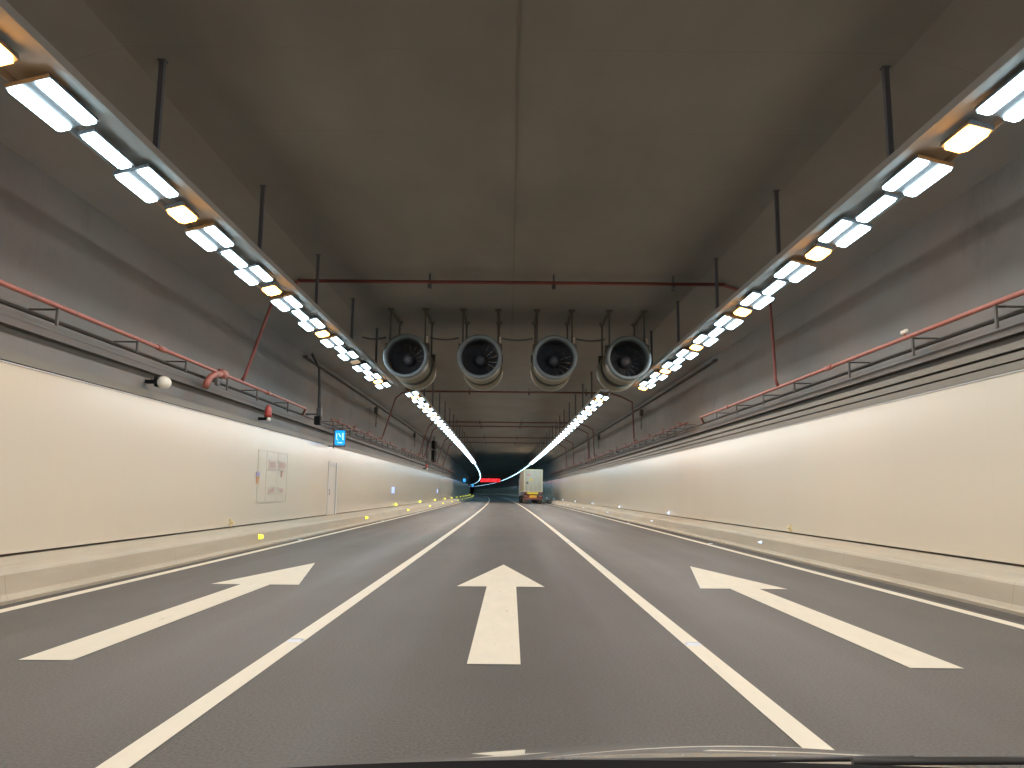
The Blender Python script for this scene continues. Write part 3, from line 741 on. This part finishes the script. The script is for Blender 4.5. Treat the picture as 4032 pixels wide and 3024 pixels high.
for sx in (-1, 1):
    x0, x1 = (-W+.125, -.012) if sx < 0 else (.012, W-.125)
    d = MB().box(x0, x1, .035, .09, 1.605, 4.295)
    
    d = d.build('rear_door', M['cont'], C_)
    rb = MB()
    for zz in (2.02, 2.47, 2.92, 3.40, 3.88): rb.box(x0+.06, x1-.06, .024, .034, zz-.035, zz+.035)
    rb.build('door_rib', M['mark_grey'], d)
    for f in (.25, .72):
        xr = x0+(x1-x0)*f
        MB().tube([(xr, .0, 1.56), (xr, .0, 4.33)], .022, 8).build('lock_rod', M['rod'], d)
        MB().box(xr-.02, xr+.22, -.02, .0, 2.28, 2.33).build('door_handle', M['rod'], d)
    if sx < 0:
        q = MB()
        for k, wd in enumerate((.10, .08, .10, .07, .09)): q.box(x0+.20+k*.125, x0+.20+k*.125+wd, .028, .0335, 3.66, 3.80)
        q.box(x0+.16, x0+.80, .028, .0335, 3.60, 3.635)
        q.build('lettering', M['mark_red'], d)
        y_ = MB(); y_.face([(x0+.56, .018, 2.95), (x0+1.03, .018, 2.95), (x0+.80, .018, 3.37)]); y_.build('warning_label', M['mark_yellow'], d)
        MB().box(x0+.16, x0+.44, .016, .021, 2.55, 2.82).build('black_label', M['mark_black'], d)
        MB().box(x0+.25, x0+.36, .020, .0335, 3.10, 3.2).build('small_label', M['mark_grey'], d)
    else:
        q = MB()
        for rz, cnt in ((4.02, 4), (3.28, 5), (3.15, 5), (3.02, 4), (2.72, 5), (2.60, 4)):
            for k in range(cnt): q.box(x0+.22+k*.14, x0+.22+k*.14+.10, .030, .0338, rz-.03, rz+.035)
        q.build('lettering', M['mark_grey'], d)
ch = MB().box(-.50, -.36, .1, L, 1.05, 1.48).box(.36, .50, .1, L, 1.05, 1.48)
for yy in (.3, 2.5, 5, 7.5, 10, 11.7): ch.box(-.355, .355, yy-.06, yy+.06, 1.1, 1.44)
ch.box(-1.2, 1.2, .0, .14, 1.28, 1.495)
ch.build('chassis', M['chassis'], T)
MB().box(-1.22, 1.22, -.10, .02, .50, .72, bev=.02).box(-.70, -.62, -.02, .08, .722, 1.27).box(.62, .70, -.02, .08, .722, 1.27).build('bumper', M['chassis'], T)
MB().box(-.80, .62, -.06, -.03, 1.22, 1.46).build('hazard_board', M['plate'], T)
q = MB(); q.face([(-.52, -.105, .76), (.46, -.105, .76), (.46, -.105, 1.06), (-.36, -.105, 1.12), (-.52, -.105, .95)]); q.face([(-.52, -.085, .76), (-.52, -.085, .95), (-.36, -.085, 1.12), (.46, -.085, 1.06), (.46, -.085, .76)]); q.build('number_plate', M['plate2'], T)
for sx in (-1, 1):
    MB().box(sx*.95-.2, sx*.95+.2, -.09, .03, .86, 1.02, bev=.02).build('tail_light', M['tail'], T)
    MB().box(sx*.92-.28, sx*.92+.28, .10, .12, .14, .95).build('mudflap', M['mark_black'], T)
for yy in (1.0, 2.35, 3.7, 9.2, 10.5, 13.6):
    for sx in (-1, 1):
        t = MB(); xx = sx*.92
        t.v = []; i = 24
        prof = [(.0, -.28), (.28, -.28), (.44, -.26), (.50, -.20), (.50, .20), (.44, .26), (.28, .28), (0, .28)]
        for r_, a in prof:
            for j in range(i):
                th = 2*math.pi*j/i; t.v.append((xx+a, yy+r_*math.cos(th), .50+r_*math.sin(th)))
        for k in range(len(prof)-1):
            for j in range(i):
                a0 = k*i+j; a1 = k*i+(j+1) % i; t.f.append((a0, a1, a1+i, a0+i)); t.sm.append(True)
        wh = t.build('wheel', M['tyre'], T)
        rr = MB()
        for j in range(20):
            th, t2 = 2*math.pi*j/20, 2*math.pi*(j+1)/20; xo = xx+sx*.285
            rr.face([(xo-sx*.10, yy, .5), (xo, yy+.27*math.cos(th), .5+.27*math.sin(th)), (xo, yy+.27*math.cos(t2), .5+.27*math.sin(t2))])
        rr.build('rim', M['rim'], wh)
cb = MB().box(-1.22, 1.22, 12.6, 14.7, .9, 3.5, bev=.12).build('cab', M['cab'], T)
MB().box(-1.225, -1.215, 13.6, 14.4, 2.2, 3.0).build('side_window', M['glass'], cb)
MB().box(-1.50, -1.34, 14.2, 14.35, 2.1, 3.0, bev=.03).build('mirror', M['mark_black'], cb)
MB().box(-.5, .5, 12.1, 14.6, .62, .89).build('tractor_frame', M['mark_black'], T)
# ------------------------------------------------------------------ the car the viewer sits in
A = empty('car', (.315, 0, 0)); tag(A, 'dark glossy car bonnet with the black dashboard edge along the bottom of the view', 'car')
nx, ny = 36, 30
def bz(u, v):
    """u -1..1 across, v 0..1 from windscreen base to nose"""
    x = u*.88; y = 1.0+v*1.02
    z = 1.0525-.302*(y-1.0)**2-.075*u*u-.35*max(0, abs(u)-.9)
    if v > .94: z -= (v-.94)*1.6
    return x, y-.10*u*u*v, z
g = MB()
g.v = [bz(-1+2*i/nx, j/ny) for j in range(ny+1) for i in range(nx+1)]
for j in range(ny):
    for i in range(nx):
        a = j*(nx+1)+i; g.f.append((a, a+1, a+nx+2, a+nx+1)); g.sm.append(True)
g.build('bonnet', M['carpaint'], A)
g = MB()
ring = [bz(-1, j/ny) for j in range(ny+1)]+[bz(-1+2*i/nx, 1) for i in range(1, nx+1)]+[bz(1, 1-j/ny) for j in range(1, ny+1)]
k = len(ring)
lv = [[(x*s_, (y-1.0)*s2+1.0, min(z0, z-.02) if z0 else z-.01) for x, y, z in ring] for s_, s2, z0 in ((1.0, 1.0, 0), (1.05, 1.04, .66), (1.07, 1.06, .42), (1.03, 1.04, .20))]
for l_ in lv: g.v += l_
for a in range(3):
    for j in range(k-1):
        p = a*k+j; g.f.append((p, p+k, p+k+1, p+1)); g.sm.append(True)
g.build('body', M['carpaint'], A)
for sx in (-1, 1):
    g = MB(); n = 28
    for dx in (-.10, .10):
        g.v += [(sx*.84+dx, 1.35+.32*math.cos(2*math.pi*j/n), .33+.32*math.sin(2*math.pi*j/n)) for j in range(n)]
    for j in range(n): g.f.append((j, (j+1) % n, n+(j+1) % n, n+j)); g.sm.append(True)
    g.f.append(tuple(range(n))); g.sm.append(False); g.f.append(tuple(range(2*n-1, n-1, -1))); g.sm.append(False)
    g.build('wheel', M['tyre'], A)
    MB().box(sx*.84-.13, sx*.84+.13, 1.0, 1.04, .2, .9).build('arch', M['carpaint'], A)
# dashboard / scuttle, black
g = MB(); n = 40; prof = []
for i in range(n+1):
    x = -1.0+1.9*i/n; d = x-.09
    prof.append((x-.315, 1.205-(.112 if d < 0 else .045)*min(d*d, .6)))
for i in range(n):
    (xa, za), (xb, zb) = prof[i], prof[i+1]
    g.face([(xa, .45, za-.14), (xb, .45, zb-.14), (xb, .60, zb-.02), (xa, .60, za-.02)], True)
    g.face([(xa, .60, za-.02), (xb, .60, zb-.02), (xb, .70, zb), (xa, .70, za)], True)
    g.face([(xa, .70, za), (xb, .70, zb), (xb, .98, zb-.17), (xa, .98, za-.17)], True)
g.build('dashboard', M['black'], A)
MB().tube([(.02, .80, 1.1735), (.25, .80, 1.1765), (.55, .80, 1.166)], .004, 8).build('wiper', M['wiper'], A)
MB().tube([(-.25, .84, 1.158), (.10, .84, 1.1645)], .003, 8).build('wiper', M['wiper'], A)
# ------------------------------------------------------------------ render settings
sc.render.engine = 'CYCLES'
sc.cycles.max_bounces = 8; sc.cycles.diffuse_bounces = 5; sc.cycles.glossy_bounces = 4
sc.cycles.sample_clamp_indirect = 6.0; sc.cycles.sample_clamp_direct = 6.0
sc.cycles.caustics_reflective = False; sc.cycles.caustics_refractive = False
